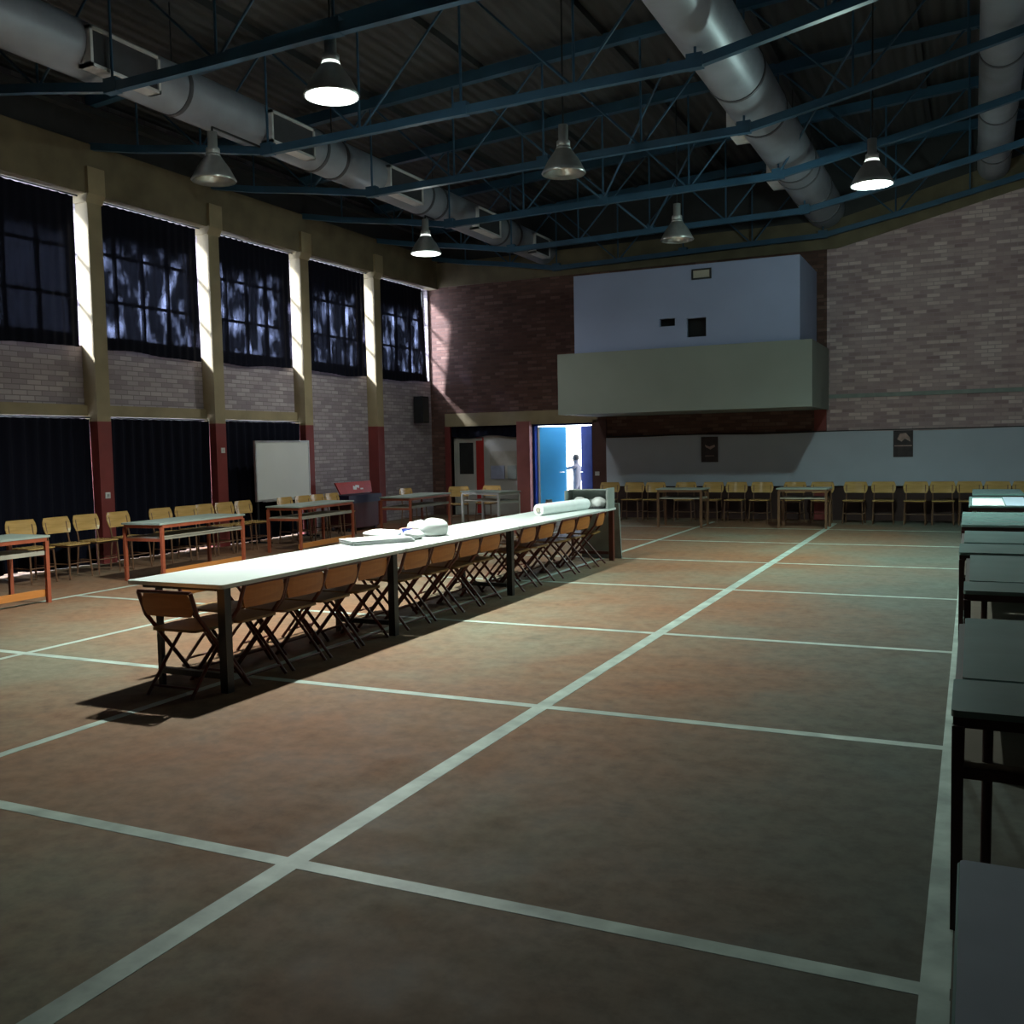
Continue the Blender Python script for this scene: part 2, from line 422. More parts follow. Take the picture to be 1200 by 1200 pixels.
# ------------------------------------------------------------------ back wall, doors, balcony
def topz(x): return 5.46 if x < -2.5 else 5.46+(x+2.5)*.235
DL = (-11.42, -9.61); DD = (-9.28, -7.77)
wb = MB()
panel(wb, 'Y', YB, YB+.25, XW-.25, -7.7, 0, 5.46, [(DL[0], DL[1], 0, 2.13), (DD[0], DD[1], 0, 2.13)], 0)
wb.box(-7.7, -2.70, YB, YB+.25, 0, 5.46, 0)
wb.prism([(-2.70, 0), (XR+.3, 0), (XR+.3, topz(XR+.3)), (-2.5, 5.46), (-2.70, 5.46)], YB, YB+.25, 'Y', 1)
struct(wb.build('wall_back', [M['brick_back'], M['brick_lit']]))
bb = MB()
bb.prism([(XW, 5.46), (-2.5, 5.46), (XR, topz(XR)), (XR, topz(XR)+.62), (-2.5, 6.03), (XW, 6.03)], YB-.04, YB+.25, 'Y')
struct(bb.build('beam_back', M['beampaint']))
bd = MB()
bd.prism([(XW, 6.03), (-2.5, 6.03), (XR, topz(XR)+.62), (XR, 8.1), (XW, 7.6)], YB, YB+.25, 'Y')
struct(bd.build('trim_back', M['darksteel']))
MBx = MB(); MBx.box(-11.55, -7.65, YB-.05, YB, 2.13, 2.44)
struct(MBx.build('lintel_back', M['cream']))
gb = MB(); gb.box(-2.70, XR, YB-.025, YB, 2.47, 2.55)
struct(gb.build('trim_1', M['greydesk']))
po = MB(); po.box(-9.61, -9.28, YB-.14, YB+.02, 0, 2.2)
struct(po.build('column_post', M['postpaint']), 'red painted post between the two doorways')
po = MB(); po.box(-11.56, -11.42, YB-.05, YB+.26, 0, 2.13); struct(po.build('trim_2', M['redpaint']))
po = MB(); po.box(-7.77, -7.44, YB-.05, YB+.26, 0, 2.2); struct(po.build('trim_3', M['brownpaint']))
po = MB(); po.box(-2.94, -2.70, YB-.06, YB, 0, 2.25); struct(po.build('trim_4', M['redpaint']))
bs = MB(); bs.box(-7.44, XR, YB-.03, YB, 0, .74); struct(bs.build('baseboard_back', M['dado']))
# glazed white door pair (door_1) in the left recess
d1 = MB(); d1.box(DL[0], DL[1], YB+.19, YB+.24, 0, .04)
d1.box(DL[0], DL[0]+.05, YB+.14, YB+.24, 0, 1.85); d1.box(DL[1]-.05, DL[1], YB+.14, YB+.24, 0, 1.9)
d1.box(DL[0], -10.65, YB+.14, YB+.24, 1.78, 1.84); d1.box(-10.65, DL[1], YB+.14, YB+.24, 1.86, 1.92)
o1 = struct(d1.build('door_1', M['doorwhite']))
g = MB(); panel(g, 'Y', YB+.16, YB+.2, DL[0]+.05, -10.82, .04, 1.78, [(DL[0]+.13, -10.90, .98, 1.74)])
g.build('leaf', M['doorwhite'], o1)
g = MB(); g.box(DL[0]+.13, -10.90, YB+.175, YB+.185, .98, 1.74); g.build('pane', M['darkglass'], o1)
g = MB(); g.box(-10.82, -10.62, YB+.15, YB+.21, .04, 1.86); g.build('red_stile', M['red'], o1)
g = MB(); g.box(-10.62, DL[1]-.05, YB+.16, YB+.2, .04, 1.86); g.build('leaf', M['doorwhite'], o1)
g = MB(); g.box(-10.45, -9.74, YB+.13, YB+.16, .90, 1.52); g.build('notice_panel', M['beige'], o1)
g = MB(); g.box(-10.42, -10.06, YB+.11, YB+.13, .86, 1.18); g.build('notice', M['bluegrey'], o1)
g = MB(); g.box(-9.98, -9.75, YB+.11, YB+.13, .86, 1.18); g.build('notice', M['greydesk'], o1)
t = thing('curtain', 'short black valance curtain above the white glazed doors', 'curtain', (0, 0, 0))
m = MB(); vs = []; fs = []
n = 60
for j in range(4):
    for i in range(n+1):
        x = DL[0]+(DL[1]-DL[0])*i/n
        vs.append((x, YB+.07+.02*math.sin(x*26), 2.13-j*.085-(.03*math.sin(x*5) if j == 3 else 0)))
for j in range(3):
    for i in range(n): fs.append((j*(n+1)+i, j*(n+1)+i+1, (j+1)*(n+1)+i+1, (j+1)*(n+1)+i))
m.add(vs, fs, 0, None, True); m.build('cloth', M['curtain'], t, rec=False)
# recess behind the white doors (closed room)
bk = MB(); bk.box(-11.6, -9.45, YB+.6, YB+.7, -.02, 2.4); bk.box(-11.6, -11.5, YB+.24, YB+.7, -.02, 2.4); bk.box(-9.55, -9.45, YB+.24, YB+.7, -.02, 2.4); bk.box(-11.6, -9.45, YB+.24, YB+.7, 2.3, 2.4)
struct(bk.build('wall_lobby', M['beige']))
# blue double door, both leaves swung outwards
d2 = MB(); d2.box(DD[0], DD[0]+.05, YB+.05, YB+.25, 0, 2.13); d2.box(DD[1]-.05, DD[1], YB+.05, YB+.25, 0, 2.13); d2.box(DD[0], DD[1], YB+.05, YB+.25, 2.09, 2.13)
o2 = struct(d2.build('door_2', M['shadedoor']), 'open blue double door in the end wall')
def leaf(hx, ang, mat, sgn, w=.72):
    T = Matrix.Translation((hx, YB+.2, 0)) @ Matrix.Rotation(ang, 4, 'Z')
    m = MB(); m.box(0, w, -.02, .02, .02, 2.07, 0, T)
    o = m.build('leaf', mat, o2)
    h = MB(); h.box(.0, .05, -.03, .03, .02, 2.07, 0, T); h.build('hinge_stile', M['doorwhite'] if sgn > 0 else mat, o)
    h = MB(); h.tube([T @ Vector((w-.08, -.02*sgn, 1.0)), T @ Vector((w-.08, -.07*sgn, 1.0)), T @ Vector((w-.2, -.07*sgn, 1.0))], .011)
    h.build('handle', M['alu'], o)
leaf(DD[0]+.05, R(44), M['litdoor'], 1)
leaf(DD[1]-.05, R(180-46), M['shadedoor'], -1)
# balcony: projection booth over a parapet
lo = MB(); lo.box(-7.66, -2.66, 18.6, YB, 2.25, 3.47)
lo2 = struct(lo.build('balcony', M['sage']), 'sage green balcony front')
up = MB()
hs = [(-5.56, -5.25, 3.90, 4.05), (-5.02, -4.64, 3.66, 4.02)]
panel(up, 'Y', 18.75, 18.85, -7.34, -2.9, 3.47, 5.03, hs)
up.box(-7.34, -7.24, 18.85, YB, 3.47, 5.03); up.box(-3.0, -2.9, 18.85, YB, 3.47, 5.03); up.box(-7.24, -3.0, 18.85, YB, 4.93, 5.03)
struct(up.build('wall_booth', M['lilac']), 'lilac blue projection booth wall')
inn = MB()
for h in hs: panel(inn, 'Y', 18.98, 19.0, h[0]-.1, h[1]+.1, h[2]-.1, h[3]+.1, []); 
struct(inn.build('trim_5', M['black']))
fr = tag(MB().box(0, .001, 0, .001, 0, .001).build('wall_vent', M['black']), '', '')
bpy.data.objects.remove(fr)
vt = thing('wall_vent', 'small framed vent high on the lilac booth wall', 'vent', (-4.72, 18.75, 4.74))
m = MB(); panel(m, 'Y', -.03, 0, -.19, .19, 0, .2, [(-.16, .16, .03, .17)]); m.build('frame', M['blackmetal'], vt)
MB().box(-.16, .16, -.012, 0, .03, .17).build('grille', M['beige'], vt)

# other walls, roof
wr = MB(); wr.box(XR, XR+.25, YF, YB+.25, 0, 8.3); struct(wr.build('wall_right', M['brick_left']))
wf = MB(); wf.box(XW-.25, XR+.25, YF-.25, YF, 0, 8.3); struct(wf.build('wall_front', M['brick_back']))
def rz_(x): return 6.9+.06*(x-XW)
rf = MB()
rf.prism([(XW-.3, rz_(XW-.3)), (XR+.3, rz_(XR+.3)), (XR+.3, rz_(XR+.3)+.2), (XW-.3, rz_(XW-.3)+.2)], YF-.3, YB+.3, 'Y')
struct(rf.build('ceiling', M['deck']))

# ------------------------------------------------------------------ roof trusses, purlins
BC = [(-11.72, 6.12), (-10.8, 5.95), (-9.6, 5.78), (-8.5, 5.60), (-7.2, 5.62), (-5.8, 5.65), (-4.2, 5.68), (-2.75, 5.70), (-1.9, 5.86), (-.95, 6.04), (.1, 6.26), (.75, 6.40), (2.55, 6.80)]
def bcz(x):
    for (a, za), (b, zb) in zip(BC, BC[1:]):
        if a <= x <= b: return za+(zb-za)*(x-a)/(b-a)
    return BC[-1][1]
def tcz(x): return rz_(x)-.16
def make_truss():
    root = thing('roof_truss', 'x', 'roof truss')
    m = MB()
    for (a, za), (b, zb) in zip(BC, BC[1:]): m.bar((a, 0, za), (b, 0, zb), .085, .10)
    m.build('bottom_chord', M['truss'], root)
    m = MB(); m.bar((-11.72, 0, tcz(-11.72)), (2.55, 0, tcz(2.55)), .12, .16); m.build('top_chord', M['truss'], root)
    xs = [-10.8, -9.65, -8.5, -7.05, -5.6, -4.15, -2.75, -1.4, -.1, 1.2]
    for i, x in enumerate(xs):
        MB().tube([(x, 0, bcz(x)), (x, 0, tcz(x))], .016, 6).build('post', M['truss'], root)
        if i < len(xs)-1:
            x2 = xs[i+1]; p, q = ((x, 0, bcz(x)), (x2, 0, tcz(x2))) if i % 2 else ((x, 0, tcz(x)), (x2, 0, bcz(x2)))
            MB().tube([p, q], .016, 6).build('diagonal', M['truss'], root)
    for x in (-8.5, -5.6, -2.75):
        m = MB(); m.box(x-.09, x+.09, -.05, .05, bcz(x)-.055, bcz(x)+.10); m.build('node_plate', M['truss'], root)
    return root
pt = make_truss()
tl = ['over the long white table', 'above the near end of the left duct', 'in front of the unlit middle lamp',
      'between the unlit middle lamp and the lit corner lamp', 'just short of the projection booth', 'against the brick end wall']
for i, y in enumerate((8.1, 10.7, 13.2, 15.7, 18.3, 20.68)):
    place(pt, i > 0, (0, y, 0), 0, 'blue steel roof truss '+tl[i], 'blue roof trusses')
for i, x in enumerate((-10.6, -8.5, -6.6, -4.7, -2.75, -.8, 1.2)):
    z = rz_(x); m = MB(); m.box(x-.04, x+.04, YF, YB, z-.10, z)
    struct(m.build('purlin', M['darksteel']))
# slender wind braces from node to roof of the next truss
for i, (x, y, dx) in enumerate([(-5.6, 18.3, -1.5), (-5.6, 18.3, 1.5), (-5.6, 15.7, -1.5), (-5.6, 15.7, 1.5), (-2.75, 15.7, 1.5), (-.95, 18.3, -1.6)]):
    m = MB(); m.tube([(x, y, bcz(x)+.02), (x+dx, y-1.25, tcz(x+dx)+.05)], .02, 6)
    tag(m.build('roof_brace', M['truss']), ['thin blue brace leaning left from the far middle truss node', 'thin blue brace leaning right from the far middle truss node',
        'thin blue brace leaning left from the node behind the unlit middle lamp', 'thin blue brace leaning right from the node behind the unlit middle lamp',
        'thin blue brace rising beside the right duct', 'thin blue brace near the lit right lamp'][i], 'brace', 'thin roof braces')

# ------------------------------------------------------------------ air ducts
def duct(label, xc, zc, r, y0, y1, regs, side, rings):
    root = thing('air_duct', label, 'air duct', (xc, 0, zc))
    m = MB(); m.tube([(0, y0, 0), (0, y1, 0)], r, 32); m.build('pipe', M['duct'], root)
    for y in rings:
        m = MB(); m.tube([(0, y-.03, 0), (0, y+.03, 0)], r+.012, 32); m.build('ring', M['ductring'], root)
    for (ya, yb, za, zb, xo) in regs:
        m = MB(); xi = side*r*.55; xx = side*xo
        lo_, hi_ = min(xi, xx), max(xi, xx)
        t = .035
        m.box(lo_, hi_, ya, ya+t, za, zb); m.box(lo_, hi_, yb-t, yb, za, zb); m.box(lo_, hi_, ya, yb, za, za+t); m.box(lo_, hi_, ya, yb, zb-t, zb)
        f = m.build('register', M['register'], root)
        m = MB(); a, b = sorted((xx-side*.05, xx-side*.02)); m.box(a, b, ya+t, yb-t, za+t, zb-t)
        m.build('louvre', M['louvre'], f)
    for y in rings[::2]:
        m = MB(); m.tube([(0, y, r*.9), (0, y, rz_(xc)-zc)], .01, 6); m.build('hanger', M['blackmetal'], root)
    return root
duct('round metal duct along the window side with square side registers', -8.88, 6.05, .30, 6.5, YB,
     [(7.85, 8.85, -.28, .14, .35), (10.84, 11.8, -.28, .14, .35), (13.8, 14.85, -.28, .14, .35), (16.9, 17.9, -.28, .14, .35), (19.6, 20.4, -.28, .14, .35)], 1, [9.4, 12.2, 12.7, 15.3, 15.8, 18.4, 19.0])
duct('thick round metal duct running towards the booth right of centre', -2.73, 6.24, .365, 8, YB,
     [(14.3, 15.0, -.20, .10, .50), (17.3, 18.0, -.20, .10, .50)], -1, [12.6, 14.2, 16.9, 17.4, 18.9, 20.2])
duct('shorter round metal duct near the right edge of the hall', .30, 6.70, .28, 9, YB, [], 1, [12.0, 14.6, 17.2, 19.6])

# ------------------------------------------------------------------ high bay lamps
def lamp(x, y, z, lit, label, power=0, col=(.9, 1, .94), rad=.1, up=22, spread=174, arm=None, zt=None):
    root = thing('high_bay_lamp', label, 'ceiling lamp', (x, y, z), 0, 'high bay lamps')
    R0 = .27
    m = MB(); prof = [(R0, 0), (R0+.008, .012), (R0*.93, .06), (R0*.72, .17), (R0*.5, .25), (.10, .30)]
    m.lathe(prof, seg=32); m.lathe([(a-.012, b) for a, b in prof], seg=32)
    m.build('reflector', M['reflector'], root)
    m = MB(); m.lathe([(.0, .33), (.085, .33), (.085, .40), (.06, .42), (.06, .60), (.0, .60)], seg=20); m.build('housing', M['housing'], root)
    m = MB(); m.lathe([(.0, .295), (.10, .30), (.085, .335), (0, .335)], seg=20); m.build('neck', M['lit_neck'] if lit else M['housing'], root)
    m = MB()
    if arm: m.tube([(0, 0, .59), (0, 0, .66), (0, arm, .66)], .016, 8)
    else: m.tube([(0, 0, .59), (0, 0, (zt or rz_(x))-z)], .012, 8)
    m.build('stem', M['blackmetal'], root)
    if lit:
        m = MB(); m.lathe([(0, .012), (R0*.96, .022)], seg=32); m.build('lens', M['lit_green'], root)
        def light(kind, e, zz):
            L = bpy.data.lights.new('lamp_light', kind); L.energy = e; L.color = col; L.shadow_soft_size = rad
            if kind == 'SPOT': L.spot_size = R(spread); L.spot_blend = 1.0 if spread < 170 else .85
            
            o = bpy.data.objects.new('lamp_light', L); COL.objects.link(o); o.parent = root; o.location = zz
        light('SPOT', power, (0, 0, -.02))
        light('POINT', up, (0, 0, -.10))
    else:
        m = MB(); m.lathe([(0, .06), (.05, .075), (.065, .12), (.05, .19), (.03, .29)], seg=16); m.build('bulb', M['bulb_off'], root)
lamp(-8.6, 9.75, 5.0, False, 'unlit high bay lamp above the window side curtains', arm=.92)
lamp(-8.8, 15.35, 5.06, True, 'lit high bay lamp below the left duct', 260, (.95, 1, .93), arm=.32)
lamp(-4.65, 11.6, 5.0, False, 'unlit high bay lamp over the middle of the hall', zt=rz_(-4.7)-.1)
lamp(-4.5, 16.25, 5.0, False, 'unlit high bay lamp in front of the projection booth')
lamp(-1.25, 14.1, 5.0, True, 'lit high bay lamp beside the right round duct', 1500, (.70, 1, .91), up=150, spread=138)
lamp(-5.75, 8.25, 5.1, True, 'lit high bay lamp above the long white table', 3000, (.90, 1, .92), up=45, spread=142)

# ------------------------------------------------------------------ long table (three units end to end)
def make_table(y0, L, ends, label, frame='blackmetal'):
    root = thing('trestle_table', label, 'table', (-4.965, y0, 0), 0, 'white tables in one long row')
    m = MB(); m.rbox(-.435, .435, 0, L-.01, .718, .745, .03); m.build('tabletop', M['whitetop'], root)
    m = MB(); m.box(-.33, .33, .05, L-.05, .693, .718); m.build('apron', M[frame], root)
    for y in ends:
        for x, q in ((-.20, .018), (.385, .032)): MB().box(x-q, x+q, y-q, y+q, 0, .718).build('leg', M[frame], root)
        MB().box(-.19, .34, y-.02, y+.02, .09, .13).build('foot_bar', M[frame], root)
    return root
make_table(5.06, 2.37, (.07, 2.2), 'white topped table with black legs, nearest of the three in the long row')
make_table(7.43, 2.40, (2.24,), 'white topped table with black legs, middle of the long row')
make_table(9.83, 3.27, (3.18,), 'white topped table with red brown legs, far end of the long row by the doors', 'chairframe')

# ------------------------------------------------------------------ chairs
def curvedboard(w, z0, z1, y, sag, th, tilt=0, seg=8, r=.03):
    """curved backrest board"""
    m = MB(); vs = []; fs = []
    for side in (0, 1):
        for j in range(5):
            v = j/4; z = z0+(z1-z0)*v
            inset = r*(1 if j in (0, 4) else .25 if j in (1, 3) else 0)
            for i in range(seg+1):
                u = i/seg*2-1; x = u*(w/2-inset)
                yy = y-sag*(1-u*u)+tilt*(z-z0)+(th if side else 0)
                vs.append((x, yy, z))
    n = 5*(seg+1)
    for side in (0, 1):
        for j in range(4):
            for i in range(seg):
                a = side*n+j*(seg+1)+i; fs.append((a, a+1, a+seg+2, a+seg+1))
    for j in range(4):
        for i in (0, seg):
            a = j*(seg+1)+i; fs.append((a, a+seg+1, a+seg+1+n, a+n))
    for i in range(seg):
        for j in (0, 4):
            a = j*(seg+1)+i; fs.append((a, a+1, a+1+n, a+n))
    m.add(vs, fs, 0, None, False); return m
def make_folding():
    root = thing('folding_chair', 'x', 'chair')
    wd, fm = M['chairwood'], M['chairframe']
    m = MB(); m.rbox(-.205, .205, -.19, .21, .435, .453, .05); m.build('seat', M['seatwood'], root)
    curvedboard(.43, .545, .705, -.222, .018, .012, -.17).build('backrest', wd, root)
    for s in (-1, 1):
        m = MB(); x = s*.225
        m.tube([(x, -.258, .713), (x, -.20, .55), (x, .27, 0)], .015, 8); m.build('front_leg', fm, root)
        m = MB(); m.tube([(s*.19, .14, .43), (s*.19, -.06, .22), (s*.19, -.25, 0)], .0125, 8); m.build('rear_leg', fm, root)
    MB().tube([(-.225, .21, .09), (.225, .21, .09)], .009, 6).build('crossbar', fm, root)
    MB().tube([(-.18, -.2, .06), (.18, -.2, .06)], .009, 6).build('crossbar', fm, root)
    MB().tube([(-.225, -.258, .713), (.225, -.258, .713)], .0125, 8).build('top_rail', fm, root)
    return root
def make_school():
    root = thing('school_chair', 'x', 'chair')
    wd, fm = M['tanwood'], M['tanframe']
    m = MB(); m.rbox(-.195, .195, -.18, .20, .445, .46, .05); m.build('seat', wd, root)
    curvedboard(.45, .59, .805, -.20, .025, .010, -.18).build('backrest', wd, root)
    for s in (-1, 1):
        MB().tube([(s*.17, .16, .445), (s*.185, .19, 0)], .012, 8).build('leg', fm, root)
        MB().tube([(s*.17, -.235, .74), (s*.17, -.185, .46), (s*.185, -.22, 0)], .012, 8).build('leg', fm, root)
        MB().tube([(s*.178, .17, .2), (s*.178, -.2, .2)], .008, 6).build('stretcher', fm, root)
        MB().tube([(s*.17, .17, .43), (s*.17, -.185, .43)], .010, 6).build('seat_rail', fm, root)
    MB().tube([(-.178, .17, .2), (.178, .17, .2)], .008, 6).build('stretcher', fm, root)
    MB().tube([(-.17, .17, .43), (.17, .17, .43)], .011, 6).build('seat_rail', fm, root)
    return root
ORD = 'first second third fourth fifth sixth seventh eighth ninth tenth eleventh twelfth thirteenth fourteenth fifteenth sixteenth seventeenth eighteenth'.split()
fc = make_folding()
place(fc, False, (-4.857, 5.12, 0), R(1), 'orange wooden folding chair standing alone at the near end of the long table', 'folding chairs around the long table')
for i, y in enumerate([5.54, 6.01, 6.48, 6.96, 7.68, 8.19, 8.69, 9.2, 10.12, 10.65, 11.3, 11.85]):
    place(fc, True, (-4.80+random.uniform(-.02, .02), y, 0), R(90+random.uniform(-2, 2)), "orange folding chair on the long table's open floor side, %s from the near end" % ORD[i], 'folding chairs around the long table')
for i, y in enumerate([5.85, 6.46, 7.05, 8.05, 9.3, 10.0, 10.95, 11.8]):
    place(fc, True, (-5.22+random.uniform(-.02, .02), y, 0), R(-90+random.uniform(-1.5, 1.5)), "orange folding chair on the long table's window side, %s from the near end" % ORD[i], 'folding chairs around the long table')
place(fc, True, (-4.78, 12.45, 0), R(97), 'orange folding chair by the red brown leg at the far end of the table row', 'folding chairs around the long table')
sc = make_school()
yl = [8.74, 9.28, 9.80, 10.36, 11.14, 11.64, 12.12, 12.60, 13.08, 14.12, 14.62, 15.08, 15.56]
for i, y in enumerate(yl):
    place(sc, i > 0, (-10.92+random.uniform(-.04, .04), y, 0), R(-90+random.uniform(-5, 5)), 'tan school chair along the curtained window wall, %s from the left edge' % ORD[i], 'school chairs along the window wall')
for (x, y, a, l) in [(-10.45, 17.5, -95, 'tan plywood school chair behind the desk nearest the brick corner'), (-9.75, 18.15, -150, 'tan plywood school chair left of the pale framed desk'),
                     (-9.3, 18.55, 178, 'tan plywood school chair in front of the white glazed doors')]:
    place(sc, True, (x, y, 0), R(a), l, 'school chairs near the doors')
xl = [-7.16, -6.6, -6.12, -5.46, -4.9, -4.4, -3.88, -3.24, -2.69, -2.08, -1.55, -.98, -.5, -.04, .42, .90, 1.38]
for i, x in enumerate(xl):
    place(sc, True, (x, 20.08+random.uniform(-.04, .03), 0), R(180+random.uniform(-4, 4)), 'tan plywood school chair under the white banner, %s from the blue doors' % ORD[i], 'school chairs under the white banner')

# ------------------------------------------------------------------ school desks
def make_desk(L, W, top, frame, shelf, H=.75, rail=True, split=None, legm=None, inner=False):
    root = thing('school_desk', 'x', 'desk'); legm = legm or frame
    segs = [(-L/2, L/2)] if not split else [(-L/2, split[0]), (split[1], L/2)]
    for i, (a, b) in enumerate(segs):
        m = MB(); m.rbox(-W/2+(.03 if i else 0), W/2, a, b, H-.022, H, .018); m.build('tabletop', top, root)
    fx, fy = W/2-.02, L/2-.05
    m = MB()
    for s in (-1, 1):
        m.box(s*fx-.015, s*fx+.015, -fy, fy, H-.065, H-.022); m.box(-fx, fx, s*fy-.015, s*fy+.015, H-.065, H-.022)
    m.build('top_frame', frame, root)
    for sx in (-1, 1):
        for sy in (-1, 1):
            m = MB(); m.box(sx*fx-.018, sx*fx+.018, sy*fy-.022, sy*fy+.022, 0, H-.06); m.build('leg', legm, root)
    if inner:
        for sy in (-1, 1):
            m = MB(); m.tube([(-fx+.09, sy*(fy-.02), H-.05), (-fx+.085, sy*(fy-.02), 0)], .017, 10); m.build('leg', legm, root)
    m = MB(); m.box(-fx+.02, fx-.0, -fy, fy, H-.20, H-.18); m.box(fx-.03, fx, -fy, fy, H-.215, H-.17); m.build('shelf', shelf, root)
    for s in (-1, 1):
        m = MB(); m.box(-fx, fx, s*fy-.012, s*fy+.012, H-.235, H-.20); m.build('side_rail', frame, root)
    if rail:
        m = MB(); m.box(fx-.05, fx-.02, -fy, fy, .07, .15); m.build('foot_rail', M['orangerail'], root)
    return root
DG = 'red framed desks facing the window wall'
dk = make_desk(1.72, .64, M['desktop'], M['deskframe'], M['deskshelf'])
for i, (x, y, l, a) in enumerate([(-9.60, 6.80, 'grey topped desk with orange red frame cut off by the left edge', 0), (-9.62, 10.1, 'grey topped desk with orange red frame behind the near end of the long table', 3),
                            (-10.0, 13.4, 'grey topped desk with orange red frame below the whiteboard', 4), (-9.55, 16.05, 'grey topped desk with orange red frame beside the brick corner', 3)]):
    place(dk, i > 0, (x, y, 0), R(a), l, DG)
pd = make_desk(1.15, .6, M['desktop'], M['doorwhite'], M['deskshelf'], rail=False)
place(pd, False, (-8.75, 17.6, 0), R(70), 'grey topped desk with pale legs in front of the glazed white doors', 'pale legged desks')
sd = make_desk(.95, .55, M['desktop'], M['tanframe'], M['deskshelf'], rail=False)
place(sd, False, (-5.12, 18.75, 0), R(90), 'small grey topped desk before the left part of the banner', 'small desks before the banner')
place(sd, True, (-2.85, 18.95, 0), R(90), 'small grey topped desk before the middle of the banner', 'small desks before the banner')
RG = 'teal topped desks in the right hand row'
rl = [(1.05, 2.2, None, 'pale sheeted'), (3.44, 5.25, (3.90, 3.93), 'a'), (6.2, 8.10, (6.60, 6.64), 'b'), (8.26, 10.2, (8.96, 9.08), 'c'), (10.9, 12.76, None, 'd'), (13.9, 16.1, None, 'e'), (16.8, 18.4, None, 'f')]
rn = ['teal grey topped desk at the bottom right corner, under a pale sheet', 'teal grey topped desk with split top, first beyond the sheeted one', 'teal grey topped desk with split top, second beyond the sheeted one',
      'teal grey topped desk with split top, third beyond the sheeted one', 'teal grey topped desk beside the bright patch of floor', 'teal grey topped desk under the lit right lamp', 'teal grey topped desk nearest the white banner']
for i, (a, b, sp, _) in enumerate(rl):
    c = (a+b)/2
    d = make_desk(b-a, .72, M['desktop_teal'], M['deskframe_dark'], M['deskshelf'], rail=False, split=(sp[0]-c, sp[1]-c) if sp else None, inner=True)
    place(d, False, ((-.02, -.055, -.04, -.09, -.10, -.04, .0)[i]+.36, c, 0), 0, rn[i], RG)
# pale sheet on the nearest desk
m = MB(); m.rbox(-.015, .68, 1.08, 2.19, .7505, .757, .01); tag(m.build('paper_or_light_pool', M['sheet']), 'pale sheet covering the desk at the bottom right corner', 'paper')
m = MB(); m.rbox(0, .38, 13.95, 15.6, .7505, .756, .01); tag(m.build('paper_or_light_pool', M['paper']), 'white sheet added as the lamp light on the desk under the lit right lamp, nearer the court line', 'paper')  # stands in for the lamp's bright pool on this desk top
m = MB(); m.rbox(.395, .66, 13.95, 15.9, .7505, .755, .01); tag(m.build('paper_or_light_pool', M['sheet']), 'greyer sheet added as the weaker lamp light beside it under the lit right lamp', 'paper')  # dimmer part of the same light pool, also laid on as a sheet

# ------------------------------------------------------------------ things on the long table
def blob(name, label, cat, loc, sx, sy, sz, mat, seed, rz=0, group=None, amp=.13, par=None):
    rnd = random.Random(seed); bm = bmesh.new(); bmesh.ops.create_icosphere(bm, subdivisions=3, radius=1)
    ph = [rnd.uniform(0, 6) for _ in range(6)]
    for v in bm.verts:
        p = v.co; d = 1+amp*(math.sin(3.1*p.x+ph[0])*math.sin(2.7*p.y+ph[1])+.6*math.sin(5.3*p.z+4*p.x+ph[2])+.5*math.sin(7*p.y+ph[3]))
        v.co = Vector((p.x*d*sx, p.y*d*sy, max(-1, min(1, p.z*d))*sz)); 
        v.co.z = max(v.co.z, -.72*sz)
    zmin = min(v.co.z for v in bm.verts)
    for v in bm.verts: v.co.z -= zmin
    me = bpy.data.meshes.new(name); bm.to_mesh(me); bm.free(); me.materials.append(mat)
    for p in me.polygons: p.use_smooth = True
    o = bpy.data.objects.new(name, me); COL.objects.link(o); o.location = loc; o.rotation_euler.z = rz
    return tag(o, label, cat, group) if label else o
TT = .7455
rp = thing('paper_roll', 'large white paper roll lying at the far end of the long table', 'paper roll', (-4.98, 11.38, TT+.075), 0)
d = Vector((.15, 1.28, 0))
m = MB(); m.tube([Vector((0, 0, 0)), d], .075, 20); m.build('sheet', M['paper'], rp)
m = MB(); m.tube([d*-.015, d*.01], .03, 12); m.build('core', M['beige'], rp)
m = MB(); T = Matrix.Rotation(R(-32), 4, 'Z')
for j in range(5): m.rbox(-.17-.004*j, .17+.003*j, -.32, .33-.01*j, j*.009, j*.009+.008, .02, 0, T @ Matrix.Rotation(R((j % 3-1)*3), 4, 'Z'))
o = tag(m.build('paper_stack', M['paper']), 'loose stack of white sheets in the middle of the long table', 'paper'); o.location = (-5.12, 7.86, TT)
blob('plastic_bag', 'round white plastic bag, rightmost of the bags on the long table', 'bag', (-4.93, 8.62, TT), .12, .16, .105, M['bag'], 3, R(-30), 'white bags on the long table', .06)
blob('plastic_bag', 'small crumpled white plastic bag in front of the round bag', 'bag', (-4.95, 8.24, TT), .10, .13, .055, M['bag'], 5, 0, 'white bags on the long table', .13)
blob('plastic_bag', 'flat white plastic bag standing behind the round bag', 'bag', (-5.25, 8.85, TT), .11, .16, .08, M['bag'], 8, R(20), 'white bags on the long table', .1)
blob('plastic_bag', 'long pale plastic wrapper behind the paper stack on the long table', 'bag', (-5.34, 8.32, TT), .10, .20, .05, M['bag'], 11, R(-50), 'white bags on the long table', .1)
blob('food_packet', 'pinkish packet between the white bags on the long table', 'packet', (-5.22, 8.56, TT), .07, .10, .05, M['pink'], 13, R(-20), None, .08)
cu = thing('plastic_cup', 'blue plastic cup between the white bags on the long table', 'cup', (-5.09, 8.36, TT))
m = MB(); m.lathe([(0, 0), (.04, 0), (.05, .085), (.044, .085), (.036, .006), (0, .006)], seg=20); m.build('cup_body', M['bluecap'], cu)
m = MB(); m.lathe([(.05, .08), (.053, .083), (.053, .09), (.047, .09)], seg=20); m.build('rim', M['bluecap'], cu)
ja = thing('jar', 'small dark jar behind the paper roll on the long table', 'jar', (-5.31, 12.5, TT))
